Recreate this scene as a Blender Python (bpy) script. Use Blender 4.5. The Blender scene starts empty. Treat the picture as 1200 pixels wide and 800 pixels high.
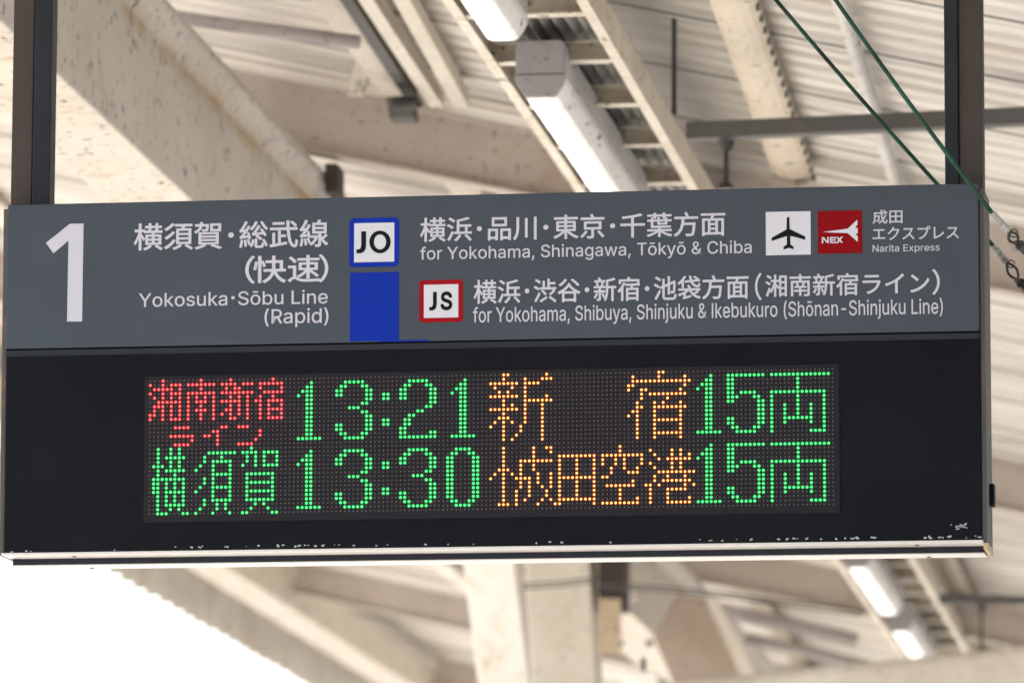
import bpy, bmesh, math, random
from mathutils import Vector, Matrix
random.seed(7)
C = bpy.context.scene.collection
SC = bpy.context.scene

# ------------------------------------------------------------------ camera
FPX = 6871.2                                   # focal length in pixels of a 1200 wide frame
YAW, PITCH, ROLL = 0.137814, 0.156617, 0.004183
CAM = Vector((1.90113, -13.29269, 1.6))
SIGN_Z = 3.24194                               # underside of the sign above the platform
SIGN_TILT, SIGN_YAW = 0.0199, -0.00688
cy, sy, cp, sp = math.cos(YAW), math.sin(YAW), math.cos(PITCH), math.sin(PITCH)
FW = Vector((-sy * cp, cy * cp, sp)); X0 = Vector((cy, sy, 0)); U0 = X0.cross(FW)
RX = X0 * math.cos(ROLL) + U0 * math.sin(ROLL)
UP = -X0 * math.sin(ROLL) + U0 * math.cos(ROLL)
cam = bpy.data.cameras.new('camera'); co = bpy.data.objects.new('camera', cam); C.objects.link(co)
m = Matrix((RX, UP, -FW)).transposed().to_4x4(); m.translation = CAM
co.matrix_world = m
cam.sensor_width = 36; cam.lens = FPX / 1200 * 36
cam.clip_start = 0.1; cam.clip_end = 3000
cam.dof.use_dof = True; cam.dof.focus_distance = 13.35; cam.dof.aperture_fstop = 5.6
cam.dof.aperture_blades = 0
SC.camera = co

# ------------------------------------------------------------------ light
SUN_EL, SUN_AZ = math.radians(42), math.radians(-80)      # azimuth from +Y towards +X
w = bpy.data.worlds.new('World'); SC.world = w; w.use_nodes = True
nt = w.node_tree; bg = nt.nodes['Background']
sky = nt.nodes.new('ShaderNodeTexSky'); sky.sky_type = 'NISHITA'; sky.sun_disc = False
sky.sun_elevation = SUN_EL; sky.sun_rotation = SUN_AZ; sky.dust_density = 2.0
nt.links.new(sky.outputs[0], bg.inputs[0]); bg.inputs[1].default_value = 0.15
sd = bpy.data.lights.new('sun', 'SUN'); sd.energy = 5.0; sd.angle = math.radians(0.5); sd.color = (1, .95, .88)
so = bpy.data.objects.new('sun', sd); C.objects.link(so)
sdir = Vector((math.sin(SUN_AZ) * math.cos(SUN_EL), math.cos(SUN_AZ) * math.cos(SUN_EL), math.sin(SUN_EL)))
so.rotation_euler = sdir.to_track_quat('Z', 'Y').to_euler(); so.location = (-20, 0, 30)
SC.view_settings.view_transform = 'Standard'; SC.view_settings.look = 'None'
SC.view_settings.gamma = 1; SC.view_settings.exposure = 1.8
SC.render.engine = 'CYCLES'
SC.cycles.max_bounces = 10; SC.cycles.diffuse_bounces = 6; SC.cycles.use_denoising = True
SC.cycles.sample_clamp_indirect = 6; SC.cycles.caustics_reflective = False; SC.cycles.caustics_refractive = False

# ------------------------------------------------------------------ coordinates
def ray(px, py):
    return FW + RX * ((px - 600) / FPX) - UP * ((py - 400) / FPX)
def at_d(px, py, d):                 # point seen at a pixel, d metres down the platform from the camera
    r = ray(px, py); return CAM + r * (d / r.y)
def at_h(px, py, h):                 # ... h metres above the eye
    r = ray(px, py); return CAM + r * (h / r.z)
def P(x, d, h):                      # camera relative metres -> world
    return Vector((x + CAM.x, d + CAM.y, h + CAM.z))
SM = Matrix.Translation((0, 0, SIGN_Z)) @ Matrix.Rotation(SIGN_YAW, 4, 'Z') @ Matrix.Rotation(SIGN_TILT, 4, 'X')
SMI = SM.inverted()
def uv(px, py):                      # pixel on the sign's front face -> (u, v) metres on it
    o = SMI @ CAM; r = SMI.to_3x3() @ ray(px, py)
    q = o - r * (o.y / r.y); return q.x, q.z

# ------------------------------------------------------------------ materials
def nodes(name):
    mt = bpy.data.materials.new(name); mt.use_nodes = True
    t = mt.node_tree; b = t.nodes['Principled BSDF']; return mt, t, b
def plain(name, col, rough=.5, metal=0, spec=.5, var=.0, scale=8):
    mt, t, b = nodes(name)
    b.inputs['Roughness'].default_value = rough; b.inputs['Metallic'].default_value = metal
    b.inputs['Specular IOR Level'].default_value = spec
    b.inputs['Base Color'].default_value = (*col, 1)
    if var:
        tc = t.nodes.new('ShaderNodeTexCoord'); n = t.nodes.new('ShaderNodeTexNoise')
        n.inputs['Scale'].default_value = scale; n.inputs['Detail'].default_value = 5
        r = t.nodes.new('ShaderNodeValToRGB')
        r.color_ramp.elements[0].position = .3; r.color_ramp.elements[1].position = .7
        r.color_ramp.elements[0].color = (*[c * (1 - var) for c in col], 1)
        r.color_ramp.elements[1].color = (*[min(1, c * (1 + var)) for c in col], 1)
        t.links.new(tc.outputs['Object'], n.inputs['Vector']); t.links.new(n.outputs[0], r.inputs[0])
        t.links.new(r.outputs[0], b.inputs['Base Color'])
    return mt
def emit(name, col, s):
    mt, t, b = nodes(name)
    b.inputs['Base Color'].default_value = (*[c * .3 for c in col], 1)
    b.inputs['Emission Color'].default_value = (*col, 1); b.inputs['Emission Strength'].default_value = s
    return mt
def paint(name, col, rust=.4, specks=.5, rough=.6, spec=.25, lo=.635, band=None, stretch=(1, 1, 1), rustcol=(.36, .2, .07), grime=.35, speck_scale=34):
    """old oil paint: soft grime, rusty stains, dark specks"""
    mt, t, b = nodes(name); N = t.nodes; L = t.links
    b.inputs['Roughness'].default_value = rough; b.inputs['Specular IOR Level'].default_value = spec
    tc = N.new('ShaderNodeTexCoord'); mp = N.new('ShaderNodeMapping'); mp.inputs['Scale'].default_value = stretch
    L.new(tc.outputs['Object'], mp.inputs[0])
    def noise(scale, detail=4, rough=.6, dist=0):
        n = N.new('ShaderNodeTexNoise'); n.inputs['Scale'].default_value = scale; n.inputs['Detail'].default_value = detail
        n.inputs['Roughness'].default_value = rough; n.inputs['Distortion'].default_value = dist
        L.new(mp.outputs[0], n.inputs['Vector']); return n.outputs[0]
    def ramp(src, a, bb, va=0., vb=1.):
        r = N.new('ShaderNodeMapRange'); r.inputs[1].default_value = a; r.inputs[2].default_value = bb
        r.inputs[3].default_value = va; r.inputs[4].default_value = vb; L.new(src, r.inputs[0]); return r.outputs[0]
    def mix(f, a, bcol):
        x = N.new('ShaderNodeMix'); x.data_type = 'RGBA'; L.new(f, x.inputs[0])
        if isinstance(a, tuple): x.inputs[6].default_value = (*a, 1)
        else: L.new(a, x.inputs[6])
        x.inputs[7].default_value = (*bcol, 1); return x.outputs[2]
    c = mix(ramp(noise(2.2, 6, .65), .42, .70, 0, grime), col, tuple(k * f for k, f in zip(col, (.55, .5, .45))))
    c = mix(ramp(noise(4.5, 8, .75, .6), .55, .70, 0, rust), c, rustcol)
    c = mix(ramp(noise(speck_scale, 3, .6), lo, lo + .035, 0, specks), c, (.05, .045, .04))
    c = mix(ramp(noise(speck_scale * .35, 4, .7, 1.), .635, .68, 0, specks * .8), c, (.09, .075, .06))
    if band:                                              # rust run along a seam: (height, half width)
        sx = N.new('ShaderNodeSeparateXYZ'); L.new(tc.outputs['Object'], sx.inputs[0])
        a = N.new('ShaderNodeMath'); a.operation = 'SUBTRACT'; L.new(sx.outputs[2], a.inputs[0]); a.inputs[1].default_value = band[0]
        q = N.new('ShaderNodeMath'); q.operation = 'ABSOLUTE'; L.new(a.outputs[0], q.inputs[0])
        e = N.new('ShaderNodeMath'); e.operation = 'MULTIPLY'; L.new(ramp(q.outputs[0], band[1], 0, 0, 1), e.inputs[0]); L.new(ramp(noise(3, 6, .7), .40, .62, 0, .85), e.inputs[1])
        c = mix(e.outputs[0], c, (.42, .27, .10))
    L.new(c, b.inputs['Base Color'])
    bp = N.new('ShaderNodeBump'); bp.inputs['Strength'].default_value = .12; bp.inputs['Distance'].default_value = .01
    L.new(noise(18, 4), bp.inputs['Height']); L.new(bp.outputs[0], b.inputs['Normal'])
    return mt
CREAM = (.70, .655, .58)
M = dict(
    roof=paint('roof sheet paint', (.69, .66, .615), .25, .15, stretch=(.16, 2.2, 1), grime=.6),
    cream=paint('cream steel paint', CREAM, .35, .55),
    girder=paint('girder paint', (.60, .565, .515), .3, .8, grime=.25, stretch=(1.2, 1, .75), speck_scale=30, band=(.385, .05), lo=.622),
    under=paint('pale girder underside paint', (.60, .55, .475), .75, .95, speck_scale=24, lo=.615),
    rafter=paint('rafter paint', (.48, .425, .38), .35, .45, grime=.45),
    rail=paint('rail purlin paint', (.68, .605, .49), .5, .7),
    white=paint('white box and lit strut paint', (.88, .85, .79), .8, .1, rustcol=(.55, .40, .12)),  # on the strut, white holds the strong light; yellow stains are rust
    column=paint('cream column paint', (.66, .62, .54), .35, .3),
    rusty=paint('rusty plate paint', (.5, .40, .28), .95, .7, grime=.7),
    ladder=paint('rack paint', (.70, .645, .55), .8, 1., speck_scale=36, grime=.5),
    fixture=paint('lamp housing paint', (.60, .59, .56), .2, .85, speck_scale=32, grime=.45),
    cap=paint('lamp end cap grey', (.35, .335, .34), .1, .5, speck_scale=50, grime=.3),
    dark=paint('dark grey steel bar', (.10, .097, .095), .1, .3),
    cover=paint('galvanised cover', (.33, .325, .315), .2, .5),
    post=paint('brown rusty post steel', (.06, .051, .047), .6, .3, rustcol=(.10, .06, .04), speck_scale=70, spec=.1),
    tube=plain('slate blue tube paint', (.018, .021, .028), .5, spec=.15, var=.15),
    seam=plain('dark lap strip', (.23, .235, .22), .8), brown=paint('shaded gusset brown', (.40, .335, .275), .4, .4),
    pipe=paint('grey pipe paint', (.40, .37, .37), .1, .3),
    side=paint('worn side frame steel', (.08, .074, .071), .7, .5, rustcol=(.2, .11, .06), speck_scale=60),
    header=plain('grey sign panel', (.052, .064, .081), .65, spec=.12, var=.05, scale=5),
    case=plain('black display case', (.0042, .0050, .0078), .5, spec=.08, var=.3, scale=2.5),
    board=plain('diode board', (.0125, .0115, .0155), .7, spec=.15),
    alu=plain('bright aluminium trim', (.55, .53, .51), .4, var=.06, scale=20),
    slot=plain('dark blue grey trim', (.018, .021, .03), .5, spec=.15),
    letter=plain('white vinyl lettering', (.47, .475, .54), .6, spec=.15),
    sticker=plain('white vinyl', (.53, .54, .60), .6, spec=.15),
    ink=plain('black vinyl', (.006, .007, .009), .6, spec=.1),
    blue=plain('blue vinyl', (.006, .025, .29), .6, spec=.06), red=plain('red vinyl', (.26, .006, .010), .6, spec=.06),
    crimson=plain('crimson vinyl', (.20, .003, .006), .6, spec=.06),
    diode=plain('unlit diode', (.125, .10, .105), .4),
    chip=plain('white paint chip', (.36, .37, .39), .6, var=.2, scale=80),
    lit_red=emit('lit red diode', (1., .034, .034), 3.6),
    lit_green=emit('lit green diode', (.042, 1., .10), 1.9),
    lit_orange=emit('lit orange diode', (1., .36, .06), 2.8),
    glow_red=emit('painted red diode halo', (1., .02, .03), .08), glow_green=emit('painted green diode halo', (0., 1., .25), .035), glow_orange=emit('painted orange diode halo', (1., .18, .01), .05),  # dim emitters painting the halo of light round lit diodes
    wire=plain('green wire sheath', (.013, .055, .036), .5, spec=.2, var=.75, scale=9),
    wrap=paint('white wire wrap', (.40, .40, .39), .2, .9, speck_scale=120),
    iron=plain('dark iron fitting', (.03, .026, .024), .5, metal=.1, var=.3, scale=60),
    concrete=plain('platform concrete', (.45, .43, .40), .9, var=.15, scale=1.5),
    ballast=plain('track ballast', (.32, .295, .27), .95, var=.35, scale=6),
)

def lit_cover():
    """dusty translucent lamp cover, brightest in front of the tube inside it"""
    mt = paint('dusty lit lamp cover', (.72, .71, .68), .15, .95, speck_scale=24, grime=.5, stretch=(1, .5, 1)); t = mt.node_tree; N = t.nodes; L = t.links
    b = N['Principled BSDF']; tc = N.new('ShaderNodeTexCoord'); sx = N.new('ShaderNodeSeparateXYZ'); L.new(tc.outputs['Object'], sx.inputs[0])
    def m(op, a, bb):
        n = N.new('ShaderNodeMath'); n.operation = op
        for i, q in enumerate((a, bb)):
            if isinstance(q, (int, float)): n.inputs[i].default_value = q
            else: L.new(q, n.inputs[i])
        return n.outputs[0]
    d = m('ABSOLUTE', m('ADD', sx.outputs[0], .016), 0)
    r = N.new('ShaderNodeMapRange'); r.interpolation_type = 'SMOOTHSTEP'; L.new(d, r.inputs[0])
    r.inputs[1].default_value = .016; r.inputs[2].default_value = .068; r.inputs[3].default_value = .62; r.inputs[4].default_value = .03
    v = N.new('ShaderNodeTexVoronoi'); v.feature = 'DISTANCE_TO_EDGE'; v.inputs['Scale'].default_value = 16
    nz = N.new('ShaderNodeTexNoise'); nz.inputs['Scale'].default_value = 9; nz.inputs['Detail'].default_value = 5
    mx = N.new('ShaderNodeMix'); mx.data_type = 'RGBA'; mx.inputs[0].default_value = .35
    L.new(tc.outputs['Object'], nz.inputs['Vector']); L.new(tc.outputs['Object'], mx.inputs[6]); L.new(nz.outputs[1], mx.inputs[7]); L.new(mx.outputs[2], v.inputs['Vector'])
    cr = N.new('ShaderNodeMapRange'); L.new(v.outputs[0], cr.inputs[0]); cr.inputs[1].default_value = .01; cr.inputs[2].default_value = .06; cr.inputs[3].default_value = .25; cr.inputs[4].default_value = 1
    pt = N.new('ShaderNodeMapRange'); L.new(nz.outputs[0], pt.inputs[0]); pt.inputs[1].default_value = .35; pt.inputs[2].default_value = .6; pt.inputs[3].default_value = .5; pt.inputs[4].default_value = 1
    b.inputs['Emission Color'].default_value = (1, .97, .92, 1)
    L.new(m('MULTIPLY', m('MULTIPLY', r.outputs[0], cr.outputs[0]), pt.outputs[0]), b.inputs['Emission Strength'])
    return mt
M['lamp'] = lit_cover()
# ------------------------------------------------------------------ mesh building
class MB:
    def __init__(s): s.v = []; s.f = []; s.mi = []
    def add(s, vs, fs, mi=0):
        o = len(s.v); s.v += [Vector(p) for p in vs]; s.f += [[i + o for i in f] for f in fs]; s.mi += [mi] * len(fs); return s
    def box(s, a, b, mi=0):
        (x0, y0, z0), (x1, y1, z1) = a, b
        v = [(x0, y0, z0), (x1, y0, z0), (x1, y1, z0), (x0, y1, z0), (x0, y0, z1), (x1, y0, z1), (x1, y1, z1), (x0, y1, z1)]
        return s.add(v, [(0, 3, 2, 1), (4, 5, 6, 7), (0, 1, 5, 4), (1, 2, 6, 5), (2, 3, 7, 6), (3, 0, 4, 7)], mi)
    def sweep(s, prof, p0, p1, ax, ay, mi=0, ends=(1, 1), taper=1.):
        """closed 2-D profile [(a,b)] carried straight from p0 to p1 (ax, ay: its axes)"""
        n = len(prof); p0, p1, ax, ay = map(Vector, (p0, p1, ax, ay))
        v = [p0 + ax * a + ay * b for a, b in prof] + [p1 + ax * a * taper + ay * b * taper for a, b in prof]
        f = [(i, (i + 1) % n, n + (i + 1) % n, n + i) for i in range(n)]
        f += [tuple(range(n))[::-1], tuple(range(n, 2 * n))]
        return s.add(v, f, mi)
    def tube(s, pts, r, n=8, mi=0):
        pts = [Vector(p) for p in pts]; rs = r if isinstance(r, (list, tuple)) else [r] * len(pts)
        vs = []; ref = Vector((.31, .17, .93))
        for i, p in enumerate(pts):
            d = (pts[min(i + 1, len(pts) - 1)] - pts[max(i - 1, 0)]).normalized()
            a = d.cross(ref).normalized(); b = d.cross(a)
            vs += [p + (a * math.cos(t) + b * math.sin(t)) * rs[i] for t in [2 * math.pi * k / n for k in range(n)]]
        f = []
        for i in range(len(pts) - 1):
            f += [(i * n + k, i * n + (k + 1) % n, (i + 1) * n + (k + 1) % n, (i + 1) * n + k) for k in range(n)]
        f += [tuple(range(n)), tuple(range((len(pts) - 1) * n, len(pts) * n))]
        return s.add(vs, f, mi)
    def build(s, name, mat, parent=None, bevel=0, smooth=False, org=None):
        o0 = Vector(org) if org is not None else (Vector(parent['_org']) if parent is not None and '_org' in parent else Vector())
        me = bpy.data.meshes.new(name); me.from_pydata([p - o0 for p in s.v], [], s.f)
        mats = mat if isinstance(mat, (list, tuple)) else [mat]
        for k in mats: me.materials.append(k)
        me.polygons.foreach_set('material_index', s.mi)
        bm = bmesh.new(); bm.from_mesh(me)
        bmesh.ops.remove_doubles(bm, verts=bm.verts, dist=1e-6)
        bmesh.ops.recalc_face_normals(bm, faces=bm.faces); bm.to_mesh(me); bm.free()
        if smooth: me.polygons.foreach_set('use_smooth', [True] * len(me.polygons))
        o = bpy.data.objects.new(name, me); C.objects.link(o)
        if parent is not None: o.parent = parent; o['_org'] = tuple(o0)
        else: o.location = o0
        if bevel:
            b = o.modifiers.new('bevel', 'BEVEL'); b.width = bevel; b.segments = 2; b.limit_method = 'ANGLE'
        return o
def thing(name, label, cat, loc, group=None):
    o = bpy.data.objects.new(name, None); C.objects.link(o); o.location = loc; o['_org'] = tuple(loc)
    o.empty_display_size = .1; o['label'] = label; o['category'] = cat
    if group: o['group'] = group
    return o
def tag(o, label=None, cat=None, group=None, kind=None):
    for k, v in (('label', label), ('category', cat), ('group', group), ('kind', kind)):
        if v: o[k] = v
    return o
def ibeam(mb, p0, p1, h, w, tw=.012, tf=.014, side=(0, 1, 0), up=(0, 0, 1)):
    prof = [(-w/2, 0), (w/2, 0), (w/2, tf), (tw/2, tf), (tw/2, h - tf), (w/2, h - tf), (w/2, h), (-w/2, h), (-w/2, h - tf), (-tw/2, h - tf), (-tw/2, tf), (-w/2, tf)]
    n = 12; ax, ay = Vector(side), Vector(up); p0, p1 = Vector(p0), Vector(p1)
    v = [p0 + ax * a + ay * b for a, b in prof] + [p1 + ax * a + ay * b for a, b in prof]
    f = [(i, (i + 1) % n, n + (i + 1) % n, n + i) for i in range(n)]
    for o in (0, n): f += [(o+0, o+1, o+2, o+3, o+10, o+11), (o+3, o+4, o+9, o+10), (o+4, o+5, o+6, o+7, o+8, o+9)]
    return mb.add(v, f)

# ------------------------------------------------------------------ setting: ground and platform
g = MB().box((-600, -600, -1.9), (600, 600, -1.15)).build('ground', M['ballast']); tag(g, kind='structure')
pf = MB().box((-5.1, -60, -1.146), (11, 90, 0)).build('platform', M['concrete'], bevel=.02); tag(pf, kind='structure')

# ------------------------------------------------------------------ canopy roof
SL = .224
RD = [13.45, 20.0, 26.5, 33.1, 40.6, 47.2]           # rafter distances from the eye
def h_raf(x): return 3.087 - SL * x
canopy = thing('canopy_roof', 'cream corrugated sheet roof over the platform, ribs running crosswise', 'roof', P(-2, 20, 3.9))
def roof_sheet(xa, ha, xb, hb):
    pitch, amp = .185, .034; prof = []
    y = 3.0; k = 0
    while y < 62:
        lap = .013 if k % 5 == 0 else 0
        for t, a in ((0, 0), (.22, .08), (.36, .75), (.5, 1), (.64, .75), (.78, .08)):
            prof.append((y + t * pitch, (a * 2 - 1) * amp - (lap if t < .2 else 0)))
        y += pitch; k += 1
    mb = MB(); n = len(prof); vs = []
    for off in (0, .006):
        for x, h in ((xa, ha), (xb, hb)):
            vs += [P(x, d, h + z + off) for d, z in prof]
    f = []
    for i in range(n - 1):
        f.append((i, i + 1, n + i + 1, n + i)); f.append((2*n + i, 3*n + i, 3*n + i + 1, 2*n + i + 1))
        f.append((i, 2*n + i, 2*n + i + 1, i + 1)); f.append((n + i, n + i + 1, 3*n + i + 1, 3*n + i))
    mb.add(vs, f); return mb
roof_sheet(-7.86, 3.455 + SL * 7.86, 2.6, 3.455 - SL * 2.6).build('roof_sheet', M['roof'], canopy)
roof_sheet(2.62, 3.455 - SL * 2.6, 10.5, 3.455 - SL * 2.6 + SL * 7.9).build('roof_sheet', M['roof'], canopy)

y = 3.0 + .185 * 5 * 12
while y < 46:
    xa, xb = -7.6, 2.4; za, zb_ = (3.455 - SL * q - .034 - .012 for q in (xa, xb))
    MB().sweep([(-.006, .005), (.006, .005), (.006, .012), (-.006, .012)], P(xa, y - .02, za), P(xb, y - .02, zb_), (0, 1, 0), (0, 0, 1)).build('added_lap_strip', M['seam'], canopy); y += .185 * 5  # dark strip added along each sheet lap to deepen the line
RLAB = ['tan steel rafter directly over the sign carrying its hanging posts',
        'broad tan rafter crossing behind the lamp rack just above the sign',
        'tan rafter hidden mostly behind the sign, its end showing right of the display',
        'tan rafter below the sign on the right, passing behind the lamps',
        'tan rafter below the sign on the left, meeting the bright edge beam',
        'farthest tan rafter seen small through the beams below the sign']
for k, d in enumerate(RD):
    xl, xr = -7.195, 2.6
    mb = MB(); up = Vector((SL, 0, 1)).normalized()
    ibeam(mb, P(xl, d, h_raf(xl)), P(xr, d, h_raf(xr)), .235, .10, up=up)
    o = mb.build('roof_rafter', M['rafter'], bevel=.006, org=P(-3, d, h_raf(-3)))
    tag(o, RLAB[k], 'rafter', 'rafters under the canopy roof')

# rail-shaped purlins lying on the rafters
def purlin(name, pa, pb, wd, label, mat, bolts=True, hh=.1):
    pa, pb = Vector(pa), Vector(pb); t = thing(name, label, 'purlin', (pa + pb) / 2, 'purlins along the canopy roof')
    w2 = wd / 2
    prof = [(-w2, .030), (-w2 * .92, .018), (-w2 * .6, .006), (-w2 * .2, 0), (w2 * .2, 0), (w2 * .6, .006), (w2 * .92, .018), (w2, .030), (w2 * .35, .05), (w2 * .3, hh - .02), (w2 * .6, hh), (-w2 * .6, hh), (-w2 * .3, hh - .02), (-w2 * .35, .05)]
    MB().sweep(prof, pa, pb, (1, 0, 0), (0, 0, 1)).build('rail', mat, t, bevel=.004)
    if bolts:
        L = (pb - pa); n = min(95, int(L.length / .17)); first = None
        for i in range(n):
            c = pa + L * ((i + .5) / n) + Vector((w2 * .93, 0, -.002))
            if first is None: first = MB().tube([(0, 0, 0), (0, 0, .024)], .006, 6).build('bolt', M['dark'], org=(0, 0, 0)); o = first
            else: o = first.copy(); C.objects.link(o)
            o.parent = t; o.location = c - (pa + pb) / 2
    return t
def roofline(x, d): return P(x, d, 3.332 - SL * x)
def at_roof(px, py, dz=0):           # point of the purlin plane seen at a pixel
    r = ray(px, py); k = (3.332 + dz) / (r.z + SL * r.x); return CAM + r * k
def prl(p, q, e0, e1, wd, label, mat):
    a, b = at_roof(*p), at_roof(*q); u = (b - a).normalized(); purlin('roof_purlin', a - u * e0, b + u * e1, wd, label, mat)
prl((856, 0), (929, 209), 3, .15, .150, 'cream rail purlin with bolts right of the lamp rack, above the sign', M['rail'])
prl((1105, 653), (1124, 692), 3, 6, .150, 'cream rail purlin seen beside the lamp rack below the sign', M['rail'])
prl((384, 0), (446, 88), 7, 26, .135, 'cream rail purlin beside the grey conduits, left of the lamp rack', M['cream'])
prl((903, 732), (942, 788), 1.2, 1.0, .16, 'short cream rail purlin between the grey pipes and the lower lamps', M['rail'])
purlin('roof_purlin', roofline(-4.5, 8), roofline(-4.5, 45), .135, 'cream rail purlin half hidden behind the big girder', M['cream'])
purlin('roof_purlin', roofline(-5.85, 8), roofline(-5.85, 45), .135, 'cream rail purlin near the bright edge beam', M['cream'])
# thin white conduit
c1 = MB().tube([at_roof(*q, .03) for q in ((952, -100), (984, 0), (1050, 215), (1080, 310))], .025, 8)
tag(c1.build('white_conduit', M['fixture'], smooth=True, org=roofline(-1.45, 19)), 'thin white conduit under the roof left of the right post', 'conduit')
# conduits beside the purlin, ending at the rafter
def bar_between(name, pts, wd, ht, mat, label, cat, group):
    a, b = Vector(pts[0]), Vector(pts[1]); mb = MB()
    mb.sweep([(-wd/2, 0), (wd/2, 0), (wd/2, ht), (-wd/2, ht)], a, b, (1, 0, 0), (0, 0, 1))
    return tag(mb.build(name, mat, bevel=.004, org=(a + b) / 2), label, cat, group)
def cond(px0, px1, h, **k):
    a = at_h(px0[0], px0[1], h); b = at_h(px1[0], px1[1], h)
    a = a + (a - b) * 1.2
    return bar_between('roof_conduit', (a, b), k['wd'], k['ht'], k['mat'], k['label'], 'conduit', 'conduits beside the purlin')
cond((405, 0), (482, 117), 4.00, wd=.045, ht=.05, mat=M['dark'], label='dark grey conduit next to the cream purlin, leftmost of three')
cond((428, 0), (512, 127), 3.98, wd=.05, ht=.06, mat=M['cream'], label='cream conduit in the middle of three above the rafter')
cond((470, 0), (540, 125), 3.97, wd=.055, ht=.06, mat=M['column'], label='tan conduit with a dark open end, rightmost of three')
cl = thing('pipe_clamp', 'dark rusty clamp hanging at the conduit end over the broad rafter', 'clamp', at_h(478, 130, 3.96))
MB().sweep([(-.045, -.05), (.045, -.05), (.045, .05), (-.045, .05)], at_h(470, 116, 3.96), at_h(474, 142, 3.90), (1, 0, 0), (0, 1, 0)).build('bracket', M['iron'], cl, bevel=.006)
MB().tube([at_h(462, 122, 3.93), at_h(490, 120, 3.93)], .022, 8).build('bolt', M['iron'], cl)
# gusset leg and dark post under the rafter, left
gl = MB().sweep([(-.03, -.03), (.03, -.03), (.03, .03), (-.03, .03)], at_d(433, 60, 19.8), at_d(416, 112, 19.85), (1, 0, 0), (0, 1, 0))
tag(gl.build('purlin_strut', M['cream'], bevel=.004, org=at_d(424, 90, 19.8)), 'short cream strut leaning between purlin and broad rafter', 'strut')
def crossbar(p0, p1, d, r, lab):
    a, b = at_d(*p0, d), at_d(*p1, d); a = a + (a - b) * .15; b = b + (b - a) * .1
    tag(MB().tube([a, b], r, 10).build('cross_pipe', M['pipe'], smooth=True, org=a), lab, 'pipe', 'pipes crossing under the roof')
crossbar((215, 22), (400, 47), 18.3, .022, 'grey pipe added for a shadow band across the roof beside the cream purlin, top left')  # pipe put where a shadow band crosses the roof
crossbar((815, 707), (985, 745), 36.3, .045, 'upper of two blurred grey pipes left of the lower lamps')
crossbar((850, 741), (1010, 778), 35.2, .035, 'lower of two blurred grey pipes left of the lower lamps')

# big girder along the platform
gd = thing('canopy_girder', 'large cream box girder with specks and rust running past the left post', 'girder', P(-3.66, 25, 3.3))
gp = [(-3.483, 3.3), (-3.483, 3.70), (-3.435, 3.77), (-3.435, 3.80), (-3.752, 3.80), (-3.752, 3.3)]
n = len(gp); v = [P(x, 6, h) for x, h in gp] + [P(x, 48, h) for x, h in gp]
mb = MB()
for i in range(n):
    j = (i + 1) % n
    mb.add([v[i], v[j], v[n + j], v[n + i]], [(0, 1, 2, 3)], 1 if i == n - 1 else 0)
mb.add(v, [tuple(range(n)), tuple(range(n, 2 * n))])
mb.build('beam', [M['girder'], M['under']], gd, bevel=.008)
for d in (26.1, 29.2, 33.6, 39.4):
    MB().box(P(-3.480, d, 3.32), P(-3.41, d + .02, 3.70)).build('stiffener_plate', M['girder'], gd, bevel=.002)
MB().box(P(-3.43, 19.93, 3.72), P(-3.385, 20.08, 3.82)).build('rafter_bracket', M['post'], gd, bevel=.003)
for d in (28.7, 30.9, 33, 35):
    for x in (-3.70, -3.54): MB().tube([P(x, d, 3.302), P(x, d, 3.275)], .022, 6).build('bolt', M['iron'], gd)
MB().box(P(-3.480, 27.0, 3.22), P(-3.455, 28.3, 3.56)).build('splice_plate', M['rusty'], gd, bevel=.003)

def plate(name, px, d, th, mat):
    pts = [at_d(x, y, d) for x, y in px]; n = len(pts)
    v = pts + [p + Vector((0, th, 0)) for p in pts]
    return MB().add(v, [tuple(range(n)), tuple(range(n, 2 * n))] + [(i, (i + 1) % n, n + (i + 1) % n, n + i) for i in range(n)]).build(name, mat, gd, bevel=.003)
plate('added_shade_plate', ((792, 698), (826, 700), (872, 796), (790, 800), (765, 745)), 30.2, .02, M['brown'])  # plate added over the web, its shade put into the brown
plate('added_plate_edge', ((826, 700), (838, 698), (890, 794), (872, 798)), 30.1, .1, M['cream'])
# edge beam, fascia
eb = MB().box(P(-7.46, 8, 4.592), P(-7.2, 60, 4.86))
tag(eb.build('edge_beam', M['under'], bevel=.01, org=P(-7.33, 34, 4.592)), 'bright cream beam along the outer edge of the canopy, below the sign on the left', 'beam')
mb = MB(); vs = []; n = 0; y = 8.0
while y < 60:
    ph = y / .42 * 2 * math.pi; sh = int(y / 1.1)
    zb = 4.453 + .002 * math.cos(y / .42 * 2 * math.pi)
    x = -7.79 + .03 * math.cos(ph) + .012 * (sh % 2)
    vs.append((x, y, zb)); y += .0375
n = len(vs)
V = [P(x, y, z) for x, y, z in vs] + [P(x, y, 5.25) for x, y, z in vs] + [P(x - .008, y, z) for x, y, z in vs] + [P(x - .008, y, 5.25) for x, y, z in vs]
F = []
for i in range(n - 1):
    F += [(i, i+1, n+i+1, n+i), (2*n+i, 3*n+i, 3*n+i+1, 2*n+i+1), (i, 2*n+i, 2*n+i+1, i+1), (n+i, n+i+1, 3*n+i+1, 3*n+i)]
mb.add(V, F)
tag(mb.build('canopy_fascia', M['roof'], org=P(-7.79, 34, 4.453)), 'ribbed tan fascia sheet with scalloped lower edge against white sky', 'fascia')

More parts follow.
